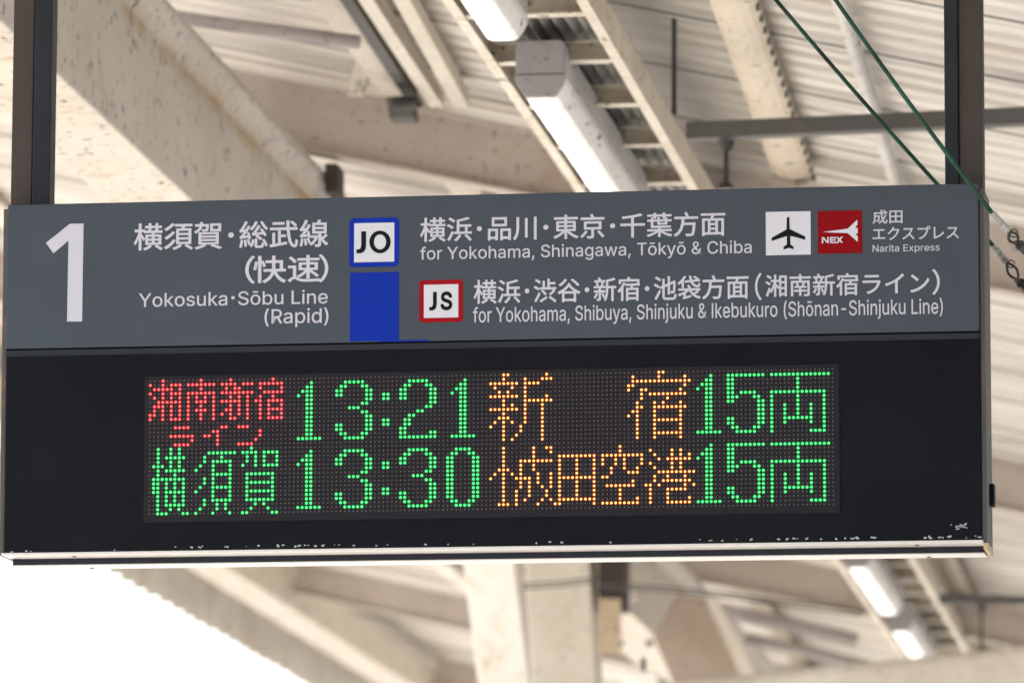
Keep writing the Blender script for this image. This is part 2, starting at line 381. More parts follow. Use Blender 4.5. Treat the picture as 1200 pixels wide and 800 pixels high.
# columns below the sign
wc0, wc1 = at_d(572, 640, 25.9), at_d(592, 800, 25.9)
foot = wc1 + (wc1 - wc0) * ((wc1.z) / (wc0.z - wc1.z)); top = wc0 + (wc0 - wc1) * .3
def taper_col(name, foot, top, w0, w1, dep, mat, label, grp=None):
    mb = MB(); vs = []
    for p, wd in ((foot, w0), (top, w1)):
        vs += [p + Vector((sx * wd / 2, sy_ * dep / 2, 0)) for sx, sy_ in ((-1, -1), (1, -1), (1, 1), (-1, 1))]
    mb.add(vs, [(0, 1, 2, 3), (4, 5, 6, 7), (0, 1, 5, 4), (1, 2, 6, 5), (2, 3, 7, 6), (3, 0, 4, 7)])
    return tag(mb.build(name, mat, bevel=.008, org=foot), label, 'column', grp)
taper_col('leaning_strut', foot, top, .24, .228, .10, M['white'], 'leaning steel strut, its bright light put into white paint, with yellow rust stains under the sign')
kc = thing('canopy_column', 'cream steel column carrying the girder, right of the leaning strut', 'column', P(-3.60, 26.5, -1.6))
t0 = at_d(657, 655, 26.5); b0 = at_d(665, 800, 26.5)
ft = b0 + (b0 - t0) * (b0.z / (t0.z - b0.z))
mb = MB(); vs = []
for p, wd in ((ft, .26), (t0 + (t0 - b0) * .02, .30)):
    vs += [p + Vector((sx * wd / 2, sy_ * .13, 0)) for sx, sy_ in ((-1, -1), (1, -1), (1, 1), (-1, 1))]
mb.add(vs, [(0, 1, 2, 3), (4, 5, 6, 7), (0, 1, 5, 4), (1, 2, 6, 5), (2, 3, 7, 6), (3, 0, 4, 7)])
mb.build('shaft', M['column'], kc, bevel=.012)
s0 = at_d(609, 650, 26.45); s1 = at_d(622, 800, 26.45)
s2 = s1 + (s1 - s0) * 2
MB().sweep([(-.05, -.05), (.05, -.05), (.05, .05), (-.05, .05)], s0, s2, (1, 0, 0), (0, 1, 0)).build('recess_strip', M['rafter'], kc, bevel=.004)  # darker strip standing in for the column's dark recess
e0 = at_d(704, 655, 26.4); e1 = at_d(712, 712, 26.4)
MB().box((e0.x - .01, e0.y, e1.z), (e1.x + .07, e0.y + .25, e0.z + .1)).build('bracket', M['post'], kc, bevel=.004)

r0 = at_d(701, 701, 26.2); r1 = at_d(727, 764, 26.2)
MB().box((r0.x, r0.y, r1.z), (r1.x, r0.y + .02, r0.z)).build('rusty_plate', M['rusty'], kc, bevel=.003)
a = at_d(731, 786, 25.8); b = at_d(771, 822, 25.8)
jb = thing('junction_box', 'small white box with a bolt at the bottom edge beside the cream column', 'junction box', b)
MB().box((a.x, a.y, b.z), (b.x, a.y + .09, a.z)).build('housing', M['white'], jb, bevel=.012)
q = at_d(754, 786, 25.85); MB().tube([q, q + Vector((0, 0, .06))], .012, 8).build('bolt', M['iron'], jb)
# low tie beam at the bottom right
a = at_d(700, 809, 28.5); b = at_d(1500, 727, 28.5)
mb = MB(); mb.sweep([(-.09, -.32), (.09, -.32), (.09, -.03), (.06, 0), (-.06, 0), (-.09, -.03)], a, b, (0, 1, 0), Vector((0, 0, 1)))
tag(mb.build('tie_beam', M['cream'], bevel=.02, org=a), 'thick cream tie beam across the bottom right corner, below the lamps', 'beam')

# ------------------------------------------------------------------ lamp rack
RXL, RXR, RH = -2.405, -2.000, 3.50
rk = thing('lamp_rack', 'cream ladder-like steel rack holding the tube lamps above the sign', 'lamp rack', P((RXL + RXR) / 2, 25, RH))
def chan(x, s):
    pr = [(0, 0), (s * .032, 0), (s * .032, .006), (s * .006, .006), (s * .006, .094), (s * .032, .094), (s * .032, .1), (0, .1)]
    mb = MB(); ax = Vector((1, 0, 0)); n = 8
    v = [P(x, 10, RH) + ax * a + Vector((0, 0, b)) for a, b in pr] + [P(x, 44, RH) + ax * a + Vector((0, 0, b)) for a, b in pr]
    f = [(i, (i + 1) % n, n + (i + 1) % n, n + i) for i in range(n)]
    mb.add(v, f); return mb
chan(RXL, 1).build('side_rail', M['ladder'], rk); chan(RXR, -1).build('side_rail', M['ladder'], rk)
d = 16.12 - .66 * 8
while d < 44:
    mb = MB(); cp_ = [(0, 0), (.05, 0), (.05, .06), (0, .06), (0, .055), (.045, .055), (.045, .005), (0, .005)]; n = 8
    mb.add([P(x, d + a, RH + .007 + b) for x in (RXL + .008, RXR - .008) for a, b in cp_], [(i, (i + 1) % n, n + (i + 1) % n, n + i) for i in range(n)] + [(0, 1, 6, 7), (1, 2, 5, 6), (2, 3, 4, 5), (8, 9, 14, 15), (9, 10, 13, 14), (10, 11, 12, 13)])
    mb.build('rung', M['ladder'], rk); d += .66
mb = MB(); nx = 10 * 8 + 1; vs = []
for off in (0, .004):
    for dd in (10, 44):
        for i in range(nx):
            x = RXL + .01 + (RXR - RXL - .02) * i / (nx - 1)
            vs.append(P(x, dd, RH + .118 - .026 * abs(math.sin(i / 8 * math.pi)) + off))
f = []
for i in range(nx - 1):
    f += [(i, i + 1, nx + i + 1, nx + i), (2*nx + i, 3*nx + i, 3*nx + i + 1, 2*nx + i + 1)]
mb.add(vs, f).build('corrugated_cover', M['cover'], rk)
# dark bars bracing the rack, with hanging rods
def rod(px, y0, y1, d, label, r=.0085, d2=None):
    a, b = at_d(px, y0, d), at_d(px, y1, d2 or d)
    t = thing('hanger_rod', label, 'rod', b, 'threaded hanger rods')
    MB().tube([a, b], r, 8).build('threaded_bar', M['iron'], t)
    if not d2: MB().tube([b, b + Vector((0, 0, .02))], [.03, .016], 8).build('end_plate', M['iron'], t)
    MB().tube([a, a - Vector((0, 0, .03))], [.03, .015], 8).build('end_plate', M['iron'], t); return t
def brace(x0, y0, x1, y1, d, th, label):
    a, b = at_d(x0, y0, d), at_d(x1, y1, d); b = a + (b - a) * 1.6
    mb = MB(); mb.sweep([(-.03, -th/2), (.03, -th/2), (.03, th/2 - .006), (-.024, th/2 - .006), (-.024, th/2), (-.03, th/2)], a, b, (0, 1, 0), (0, 0, 1))
    return tag(mb.build('brace_bar', M['dark'], bevel=.002, org=a), label, 'bar', 'dark bars bracing the lamp rack')
brace(805, 155, 1200, 137, 17.7, .052, 'dark grey bar running right from the lamp rack above the sign')
brace(1100, 702, 1200, 703, 30.4, .045, 'dark grey bar beside the lower lamps, below the sign at right')
rod(790, -12, 133, 17.75, 'thin dark rod dropping from the roof to the lamp rack', d2=18.12)
rod(851, 166, 222, 17.7, 'short dark rod with flared ends under the dark bar, above the sign')
rod(1150, 708, 768, 30.4, 'short blurred dark rod under the lower dark bar at the right')

# ------------------------------------------------------------------ tube lamps
FX, FB = -2.229, 3.372
LLAB = {13.73: 'white tube lamp at the very top of the picture, above the grey end cap',
        16.65: 'long white tube lamp with grey end cap just above the sign',
        28.33: 'blurred tube lamp leaving the underside of the sign at the right',
        31.25: 'blurred tube lamp, lowest and farthest, ending behind the tie beam'}
def lamp(d):
    lb = LLAB.get(d)
    t = thing('tube_lamp', lb, 'lamp', P(FX, d, FB), 'tube lamps along the rack')
    L = 2.14; w2 = .069
    hs = [(-w2, .068), (w2, .068), (w2, .168), (-w2, .168)]
    MB().sweep(hs, P(FX, d + .012, FB), P(FX, d + L, FB), (1, 0, 0), (0, 0, 1)).build('housing', M['fixture'], t, bevel=.006)
    ln = [(-w2 - .003, .067), (-w2 - .001, .046), (-w2 * .84, .026), (-w2 * .66, .009), (-w2 * .45, .003), (w2 * .45, .003), (w2 * .66, .009), (w2 * .84, .026), (w2 + .001, .046), (w2 + .003, .067)]
    mb = MB(); n = len(ln)
    v = [P(FX + a, d + .012, FB + b) for a, b in ln] + [P(FX + a * (.96), d + L, FB + b + .004) for a, b in ln]
    for i in range(n):
        j = (i + 1) % n
        mb.add([v[i], v[j], v[n + j], v[n + i]], [(0, 1, 2, 3)])
    mb.add(v, [tuple(range(n)), tuple(range(n, 2 * n))])
    mb.build('lens', M['lamp'], t)
    cpf = [(-w2 - .003, .07), (w2 + .003, .07), (w2 + .003, .160), (w2 - .008, .170), (-w2 + .008, .170), (-w2 - .003, .160)]
    c = MB().sweep(cpf, P(FX, d - .01, FB), P(FX, d + .011, FB), (1, 0, 0), (0, 0, 1)).build('end_cap', M['cap'], t, bevel=.004)
    lc = [(-w2 - .006, .0675), (-w2 - .002, .044), (-w2 * .66, .003), (-w2*.5, 0), (w2*.5, 0), (w2 * .66, .003), (w2 + .002, .044), (w2 + .006, .0675)]
    MB().sweep(lc, P(FX, d - .014, FB), P(FX, d + .011, FB), (1, 0, 0), (0, 0, 1)).build('lens_cap', M['cap'], t, bevel=.003)
    kn = P(FX + .005, d - .0105, FB + .138)
    MB().tube([kn, kn + Vector((0, -.003, 0))], .021, 20).build('knockout', M['cap'], c)
for d in (13.73, 16.65, 28.33, 31.25): lamp(d)

# ------------------------------------------------------------------ the sign
sg = thing('platform_sign', 'grey platform 1 departure sign with black diode display hanging from two posts', 'sign', (0, 0, SIGN_Z))
sg.rotation_euler = (SIGN_TILT, 0, SIGN_YAW); sg['_org'] = (0, 0, 0)
HW, HH = 1.14, .822
_, vdl = uv(20, 408.0); _, vdr = uv(1140, 387.8); VD = (vdl + vdr) / 2
_, vbl = uv(20, 647); _, vbr = uv(1140, 632); VB = (vbl + vbr) / 2
print('VD', vdl, vdr, 'VB', vbl, vbr, uv(20, 241), uv(1140, 214.3))
def part(mb, name, mat, parent=None, **k):
    p = parent or sg; o = mb.build(name, mat, p, org=(0, 0, 0), **k); o['_org'] = (0, 0, 0); return o
hp = part(MB().box((-HW, 0, VD), (HW, .11, HH)), 'header_panel', M['header'], bevel=.0025)
dc = part(MB().box((-HW, .004, VB), (HW, .108, VD - .003)), 'display_case', M['case'], bevel=.002)
part(MB().box((-HW, .002, VD - .018), (HW, .006, VD - .0045)), 'divider_strip', M['slot'])
# side frames
for s in (-1, 1):
    x0, x1 = (HW + .001, HW + .013) if s > 0 else (-HW - .013, -HW - .001)
    part(MB().box((x0, .012, VB - .006), (x1, .205, HH - .008)), 'side_frame', M['side'], bevel=.002)
part(MB().box((HW + .014, .10, .09), (HW + .024, .15, .14)), 'latch', M['ink'], bevel=.002)
part(MB().box((-HW + .004, .11, VB + .004), (HW - .004, .2, HH - .012)), 'rear_case', M['slot'])
# underside: two bright trims with a dark step
ft_ = part(MB().box((-HW - .006, .003, VB - .006), (HW + .004, .085, VB - .0002)), 'bottom_trim', M['alu'], bevel=.001)
st = part(MB().box((-HW + .002, .088, VB - .0205), (HW + .002, .18, VB - .0065)), 'bottom_step', M['slot'], bevel=.001)
part(MB().box((-HW + .002, .086, VB - .0235), (HW + .002, .172, VB - .0207)), 'bottom_trim', M['alu'], bevel=.001)
part(MB().box((HW + .0045, .005, VB - .0215), (HW + .016, .17, VB - .0065)), 'corner_bracket', M['rusty'], bevel=.002)
mb = MB()
for x, d in ((-.98, .045), (.99, .045)):
    part(MB().tube([(x, d, VB - .0062), (x, d, VB - .0075)], .005, 10), 'screw', M['ink']); part(MB().tube([(x + .02, d + .1, VB - .0237), (x + .02, d + .1, VB - .025)], .005, 10), 'screw', M['ink'])
# chips of old tape along the bottom and near the corner
def chip(mb, px, py, wpx, hpx):
    for _ in range(max(1, int(wpx / 2.6))):
        cx = px + random.uniform(-.5, .5) * wpx; cyy = py + random.uniform(-.4, .4) * hpx
        u, vv = uv(cx, cyy); r = random.uniform(.5, 1.0)
        a0 = random.random() * 6; k = random.randint(5, 8)
        mb.add([(u + math.cos(a0 + 6.283 * i / k) * r * random.uniform(.0018, .006), .0032, vv + math.sin(a0 + 6.283 * i / k) * r * random.uniform(.001, .0034)) for i in range(k)], [tuple(range(k))])
mb = MB()
for x, wd in ((206, 6), (225, 4), (233, 10), (265, 8), (287, 3), (303, 4), (329, 10), (350, 14), (360, 8), (373, 16), (393, 5), (399, 6), (413, 5), (440, 6), (455, 4), (497, 8), (525, 4), (555, 2), (629, 5), (645, 6), (658, 8), (714, 3), (821, 6), (832, 8), (847, 3), (862, 5), (880, 7), (911, 5), (922, 8), (932, 7), (947, 9), (963, 2), (980, 4), (998, 24), (1020, 14), (1088, 12), (1105, 12), (1115, 10), (1131, 3), (1146, 12)):
    yb = 644.5 - (x - 200) * .0135
    chip(mb, x, yb - 3.6, wd * .8, 2.6)
for x, y in ((13, 646), (31, 645), (35, 645), (134, 644)): chip(mb, x, y, 3, 2)
for i in range(9): chip(mb, 1127 + random.uniform(-5, 4), 616 + random.uniform(-2.5, 2.5), 6, 3)
chip(mb, 1116, 614.5, 4, 1); chip(mb, 1137, 391.5, 5, 2)
part(mb, 'tape_residue', M['chip'], dc)['kind'] = 'stuff'

# ---- lettering on the header
def flat(name, pts, mat, parent, y=-.0006):
    """polygon given in (u,v) on the sign face"""
    th = .0004
    return part(MB().sweep([(0, 0)] * 0 or [(a, b) for a, b in pts], (0, y, 0), (0, y - th, 0), (1, 0, 0), (0, 0, 1)), name, mat, parent)
def rect(p, q): (a, b), (c, d) = p, q; return [(a, b), (c, b), (c, d), (a, d)]
def rrect(p, q, r, n=5):
    (a, b), (c, d) = p, q; o = []
    for cx, cz, t in ((c - r, b + r, -90), (c - r, d - r, 0), (a + r, d - r, 90), (a + r, b + r, 180)):
        for i in range(n + 1):
            g_ = math.radians(t + 90 * i / n); o.append((cx + r * math.cos(g_), cz + r * math.sin(g_)))
    return o
def text(body, bl, tr, mat=None, parent=None, base=False, kern=None, off=.0, name='lettering', y=-.0007, cut=None):
    latin = all(ch in GLYPHS or ch == '･' for ch in body)
    if latin:                                             # plain grotesque outlines kept in GLYPHS
        area = lambda p: sum(p[i - 1][0] * p[i][1] - p[i][0] * p[i - 1][1] for i in range(len(p)))
        layers = [bpy.data.curves.new('lettering', 'CURVE') for _ in range(3)]; pen = 0
        for c in layers: c.dimensions = '2D'; c.fill_mode = 'FRONT'
        for ch in body:
            if ch == '･':
                adv, polys = 150, [[(75 + 30 * math.cos(t * .5236), 140 + 30 * math.sin(t * .5236)) for t in range(12)]]
            else: adv, polys = GLYPHS[ch]
            sgn = area(max(polys, key=lambda p: abs(area(p)))) if polys else 1; k = 0
            for p in sorted(polys, key=lambda p: -area(p) * sgn):
                solid = area(p) * sgn > 0
                sp = layers[min(k, 2) if solid and ch not in 'i' else 0].splines.new('POLY')
                sp.points.add(len(p) - 1); sp.use_cyclic_u = True; k += solid
                for pt, (a, b) in zip(sp.points, p): pt.co = ((a + pen) / 500, b / 500, 0, 1)
            pen += adv
        bold = off or .004
    else:
        c = bpy.data.curves.new('lettering', 'FONT'); c.body = body; c.resolution_u = 4; bold = off
    if kern:
        for i, k in kern.items(): c.body_format[i].kerning = k
    V = []; F = []
    for z, c in enumerate(layers if latin else [c]):
        o = bpy.data.objects.new('tmp', c); C.objects.link(o)
        dg = bpy.context.evaluated_depsgraph_get(); me = bpy.data.meshes.new_from_object(o.evaluated_get(dg))
        F += [tuple(i + len(V) for i in p.vertices) for p in me.polygons]; V += [Vector((v.co.x, v.co.y, z * .1)) for v in me.vertices]
        bpy.data.objects.remove(o); bpy.data.curves.remove(c)
    me = bpy.data.meshes.new('lettering'); me.from_pydata(V, [], F)
    if bold:                                              # heavier strokes: copies nudged a hair, each on its own layer
        vs = [v.co.copy() for v in me.vertices]; fs = [tuple(p.vertices) for p in me.polygons]; nv = len(vs); V = []; F = []
        for k in range(9):
            dx, dy = ((0, 0) if k == 0 else (bold * math.cos(k * .7854), bold * math.sin(k * .7854)))
            V += [v + Vector((dx, dy, k * .01)) for v in vs]; F += [tuple(i + k * nv for i in f) for f in fs]
        me = bpy.data.meshes.new('lettering'); me.from_pydata(V, [], F)
    xs = [v.co.x for v in me.vertices]; ys = [v.co.y for v in me.vertices]
    x0, x1 = min(xs), max(xs); y0, y1 = (0 if base else min(ys)), max(ys)
    (u0, v0), (u1, v1) = uv(*bl), uv(*tr)
    for v in me.vertices:
        v.co = (u0 + (v.co.x - x0) / (x1 - x0) * (u1 - u0), y - v.co.z * .002, v0 + (v.co.y - y0) / (y1 - y0) * (v1 - v0))
    me.materials.clear(); me.materials.append(mat or M['letter'])
    ob = bpy.data.objects.new(name, me); C.objects.link(ob); ob.parent = parent or hp; ob['_org'] = (0, 0, 0); return ob
GLYPHS = {}
for ln in '''  94|
& 224|98,-3 75,-1 55,6 39,17 27,31 20,48 17,67 19,82 24,95 32,106 42,117 70,139 108,168 118,176 127,187 131,202 129,214 123,223 113,228 101,230 84,227 73,216 69,208 68,199 73,182 84,164 102,142 219,0 182,0 86,116 61,146 44,172 39,185 38,199 40,215 45,229 55,241 67,249 82,255 100,257 118,255 133,249 145,241 154,230 160,217 162,202 158,181 146,162 128,146 77,109 64,98 55,87 50,77 48,66 50,54 55,44 62,35 72,29 83,25 96,23 111,25 126,30 139,37 151,48 160,61 168,76 173,93 174,112 204,112 202,90 198,72 185,46 173,31 166,23 153,12 136,3 117,-2
( 137|45,103 46,132 50,162 57,192 66,221 76,247 88,270 118,270 95,214 81,157 77,129 76,103 80,57 94,8 118,-48 88,-48 69,-11 56,27 47,66
) 137|19,-48 43,9 57,58 61,103 60,129 56,157 41,214 19,270 48,270 60,247 71,221 80,192 86,162 91,132 92,103 89,65 81,27 67,-11 48,-48
, 94|19,-60 34,36 68,36 42,-60
- 227|168,122 168,94 57,94 57,122
C 255|134,-3 103,1 75,12 52,32 35,58 24,90 20,127 24,165 35,197 52,223 75,242 103,254 134,258 152,256 170,252 186,245 201,236 214,224 224,209 232,193 236,174 204,174 200,186 195,197 179,214 158,224 134,228 111,225 92,216 75,202 62,182 54,157 52,127 54,97 63,72 75,53 92,38 112,29 134,26 158,30 179,40 195,57 204,80 236,80 232,62 224,45 214,31 201,19 187,9 170,2 153,-2
E 209|30,0 30,254 186,254 186,226 62,226 62,143 178,143 178,114 62,114 62,29 188,29 188,0
I 92|30,0 30,254 62,254 62,0
L 196|30,0 30,254 62,254 62,29 181,29 181,0
N 262|30,0 30,254 68,254 172,91 181,75 194,53 207,27 202,27 200,54 200,79 199,97 199,254 232,254 232,0 193,0 101,145 89,165 74,191 54,226 60,227 61,192 62,164 62,145 62,0
R 224|30,0 30,254 118,254 145,252 167,244 183,232 195,217 202,198 205,176 202,154 195,136 183,120 166,109 145,101 118,99 48,99 48,128 117,128 135,129 149,133 160,141 167,150 171,162 173,176 171,190 167,202 159,212 149,220 134,224 116,226 62,226 62,0|177,0 115,115 151,115 214,0
S 223|112,-4 86,-2 64,5 46,15 32,30 23,48 19,68 52,68 55,55 62,44 71,35 83,29 97,26 112,25 128,26 143,30 155,37 165,46 171,57 173,70 171,81 166,89 158,96 148,102 122,111 92,120 64,130 43,145 30,163 26,186 29,206 37,224 51,238 69,249 90,256 114,258 137,256 158,249 175,238 189,224 197,208 200,189 169,189 163,206 151,219 134,227 112,229 97,228 84,224 73,218 64,209 59,199 58,188 60,176 65,167 74,160 85,154 106,147 132,140 156,132 179,119 189,110 197,99 202,85 204,69 201,50 193,32 180,17 162,5 139,-2
T 224|16,226 16,254 208,254 208,226 128,226 128,0 96,0 96,226
Y 236|102,0 102,104 8,254 46,254 96,172 111,146 125,115 112,115 126,146 140,172 191,254 228,254 134,104 134,0
a 195|80,-4 63,-3 47,2 34,11 24,22 17,37 15,54 17,69 22,80 29,90 39,97 63,105 89,110 117,113 133,117 136,121 138,127 138,128 137,139 133,148 128,156 120,161 110,164 98,165 85,164 75,161 59,150 50,137 20,146 29,161 39,173 52,182 66,188 82,191 97,192 119,190 143,180 153,172 161,160 167,145 168,126 168,0 138,0 138,26 136,26 126,12 108,1 95,-3|85,23 101,24 114,29 124,37 132,47 136,57 138,69 138,95 130,91 116,88 100,86 88,84 67,79 58,75 52,70 47,62 46,52 47,43 51,36 57,30 65,26
b 212|115,-4 99,-3 86,2 69,16 59,29 56,29 56,0 26,0 26,254 57,254 57,160 59,160 69,173 86,186 98,191 115,192 137,189 156,180 173,166 185,146 193,122 195,94 193,66 185,42 173,23 157,8 137,-1|110,23 126,26 140,33 150,44 158,58 163,75 164,95 163,114 158,131 150,145 140,156 126,163 110,165 94,163 81,156 70,145 62,131 58,114 56,95 58,75 63,58 70,43 81,32 94,26
d 212|98,-4 75,-1 56,8 40,23 27,42 20,66 17,94 20,122 27,146 40,166 56,180 75,189 98,192 114,191 126,186 144,173 153,160 155,160 155,254 186,254 186,0 156,0 156,29 153,29 143,16 126,2 114,-3|102,23 118,26 132,32 142,43 150,58 154,75 156,95 154,114 150,131 142,145 132,156 118,163 102,165 86,163 72,156 62,145 54,131 50,114 48,95 50,75 54,58 62,44 73,33 86,26
e 202|106,-4 80,-1 58,8 41,23 28,42 20,66 17,93 20,121 28,145 40,165 58,180 78,189 103,192 118,191 133,187 147,180 160,170 170,157 179,141 184,121 186,97 186,85 37,85 37,110 169,110 155,101 153,119 149,134 141,147 131,157 118,163 103,165 87,163 73,157 62,147 54,135 50,121 48,105 48,89 50,69 55,53 64,40 76,31 90,25 106,23 127,26 143,36 153,53 182,45 177,32 168,20 156,10 141,2 125,-3
f 127|114,190 114,164 3,164 3,190|40,0 40,216 42,231 48,243 57,252 68,259 80,264 94,265 111,263 121,260 114,234 107,236 97,237 85,235 77,230 72,221 71,209 71,0
g 213|103,-75 84,-74 67,-70 53,-63 41,-55 32,-45 25,-35 51,-20 61,-33 77,-44 89,-48 103,-49 124,-46 141,-38 152,-23 156,-3 156,34 153,34 143,21 126,8 114,4 97,2 76,5 56,13 40,27 28,45 20,68 17,96 20,123 27,147 40,166 56,180 76,189 98,192 114,191 127,186 144,173 154,159 157,159 157,190 186,190 186,-4 183,-27 175,-45 162,-59 145,-68 125,-73|102,30 118,32 132,38 142,47 150,61 155,77 156,96 155,115 150,132 142,146 132,156 119,163 102,165 86,163 73,156 62,145 54,131 50,115 48,96 50,78 54,61 62,48 73,38 86,32
h 205|57,113 57,0 26,0 26,254 57,254 57,144 51,144 62,166 76,181 94,189 114,192 132,190 148,184 161,174 170,160 177,142 179,120 179,0 148,0 148,118 145,137 136,152 123,161 105,165 92,163 80,159 71,151 63,141 58,129
i 83|26,0 26,190 57,190 57,0|42,221 34,223 27,227 22,234 21,242 22,249 27,256 34,260 42,262 50,260 57,256 62,249 63,242 62,234 57,227 50,223
j 83|26,190 57,190 57,-15 55,-31 51,-45 43,-56 32,-65 19,-70 2,-71 -5,-71 -5,-43 1,-43 12,-42 20,-36 25,-27 26,-15|42,221 34,223 27,227 22,234 20,242 22,249 27,256 34,260 42,262 50,260 57,256 61,249 63,242 61,234 57,227 50,223
k 190|55,68 55,106 60,106 142,190 180,190 92,100 89,100|26,0 26,254 57,254 57,0|147,0 74,93 96,114 186,0
m 305|26,0 26,190 56,190 56,148 54,148 59,162 66,173 75,182 86,188 98,192 110,193 129,190 144,180 154,166 160,147 156,147 161,160 169,172 178,181 190,187 204,192 218,193 234,191 249,186 261,177 270,164 276,148 278,128 278,0 248,0 248,127 245,145 236,156 224,163 209,165 197,164 187,160 179,153 173,145 169,135 168,124 168,0 137,0 137,130 134,144 126,156 115,163 100,165 89,164 79,160 70,154 63,145 58,133 57,119 57,0
n 205|57,113 57,0 26,0 26,190 56,190 56,144 51,144 62,166 76,181 94,189 114,192 132,190 147,184 160,174 170,160 176,142 179,120 179,0 148,0 148,118 145,137 136,152 123,161 105,165 92,163 80,159 71,151 63,141 58,129
o 208|104,-4 79,-1 58,8 41,23 28,43 20,66 17,94 20,122 28,146 41,165 58,180 79,189 104,192 128,189 149,180 167,165 180,146 188,122 191,94 188,66 180,43 167,23 149,8 128,-1|104,23 121,26 135,33 146,44 154,59 158,75 160,94 158,112 154,129 146,144 135,155 121,162 104,165 86,162 73,155 62,144 54,129 50,112 48,94 50,75 54,59 62,44 73,33 86,26
p 212|26,-71 26,190 56,190 56,160 59,160 69,173 86,186 98,191 115,192 137,189 156,180 173,166 185,146 193,122 195,94 193,66 185,42 173,23 157,8 137,-1 115,-4 99,-3 86,2 69,16 59,29 57,29 57,-71|110,23 126,26 140,33 150,44 158,58 163,75 164,95 163,114 158,131 150,145 140,156 126,163 110,165 94,163 81,156 70,145 62,131 58,114 56,95 58,75 63,58 70,43 81,32 94,26
r 130|26,0 26,190 56,190 56,160 58,160 65,173 76,184 90,190 107,192 115,192 122,192 122,161 115,162 103,163 91,161 80,157 70,151 63,142 58,131 57,118 57,0
s 182|91,-4 72,-3 56,2 42,9 31,19 23,32 18,47 47,53 53,40 62,30 75,25 91,23 108,25 122,31 131,40 134,51 132,60 127,68 118,74 106,78 75,85 52,93 36,104 27,119 23,137 26,152 33,166 43,177 58,185 74,190 94,192 112,191 127,186 140,179 149,170 157,158 162,145 134,139 129,149 121,158 110,164 94,166 78,164 65,158 57,150 54,139 56,129 62,122 72,116 86,111 115,105 137,97 153,86 162,71 166,53 163,37 156,24 145,12 130,3 112,-2
t 114|102,190 102,164 3,164 3,190|32,236 63,236 63,49 64,38 68,31 75,26 85,25 93,26 101,27 107,1 96,-1 84,-2 62,1 46,11 36,26 32,46
u 205|91,-3 73,-1 57,5 44,15 35,29 28,47 26,69 26,190 57,190 57,72 60,52 68,37 82,28 100,25 113,27 125,31 134,38 142,48 146,61 148,76 148,190 179,190 179,0 149,0 149,46 154,46 143,23 129,8 111,0
w 284|69,0 11,190 44,190 67,107 77,68 88,21 82,21 93,67 103,107 126,190 158,190 181,107 191,68 201,21 196,21 206,68 217,107 240,190 272,190 215,0 184,0 159,86 152,112 145,140 138,169 145,169 138,140 131,112 124,86 99,0
x 189|10,0 86,109 86,86 14,190 50,190 74,153 90,127 104,103 88,103 101,127 117,153 141,190 176,190 104,84 104,107 179,0 143,0 115,43 100,68 86,91 102,91 89,68 74,43 46,0
y 195|24,-69 31,-43 36,-44 52,-44 59,-42 65,-37 71,-29 75,-18 81,-1 9,190 42,190 83,78 93,43 103,10 92,10 101,43 112,78 153,190 186,190 102,-29 88,-54 80,-62 70,-68 58,-71 46,-73 32,-72
ō 208|104,-4 79,-1 58,8 41,23 28,43 20,66 17,94 20,122 28,146 41,165 58,180 79,189 104,192 128,189 149,180 167,165 180,146 188,122 191,94 188,66 180,43 167,23 149,8 128,-1|104,23 121,26 135,33 146,44 154,59 158,75 160,94 158,112 154,129 146,144 135,155 121,162 104,165 86,162 73,155 62,144 54,129 50,112 48,94 50,75 54,59 62,44 73,33 86,26|151,253 151,229 56,229 56,253'''.split('\n'):
    hd, *ps = ln.split('|'); GLYPHS[hd[0]] = (int(hd[2:]), [[tuple(map(int, q.split(','))) for q in p.split()] for p in ps if p])
BJ = .013                                                 # Japanese weight
flat('numeral', [uv(x / 3, y / 3 + 220) for x, y in ((236, 470), (289, 470), (294, 126), (246, 127), (162, 194), (188, 231), (241, 186))], M['letter'], hp)
text('横須賀･総武線', (156.7, 294), (385, 257), off=BJ)
text('（快速）', (287.3, 332.7), (385, 297.7), off=BJ, kern={0: -4, 2: -4})
text('Yokosuka･Sōbu Line', (162.7, 359.6), (384.3, 339), base=True)
text('(Rapid)', (310, 383.9), (385, 360))
text('横浜･品川･東京･千葉方面', (492.3, 284), (850, 247.3), off=BJ)
text('for Yokohama, Shinagawa, Tōkyō & Chiba', (492.3, 304.3), (880.8, 281.2), base=True)
text('横浜･渋谷･新宿･池袋方面', (555, 356.2), (877.3, 321.5), off=BJ)
text('（', (884.8, 352), (892.5, 319.5), off=BJ)
text('湘南新宿ライン', (897, 348), (1089, 318), off=BJ)
text('）', (1092.5, 345.5), (1101.3, 315), off=BJ)
text('for Yokohama, Shibuya, Shinjuku & Ikebukuro (Shōnan-Shinjuku Line)', (554.3, 377.7), (1104.8, 348.8), base=True)
text('成田', (1022.6, 262.6), (1057.6, 245.4), off=BJ)
text('エクスプレス', (1022.6, 281.8), (1123.5, 263.8), off=BJ)
text('Narita Express', (1022.6, 295.2), (1101.3, 285.3), base=True)
jo = flat('line_badge', rrect(uv(409.3, 313.2), uv(467.7, 254.8), .010), M['blue'], hp)
flat('badge_face', rect(uv(415, 307.5), uv(462.2, 260.8)), M['sticker'], jo, -.0011)
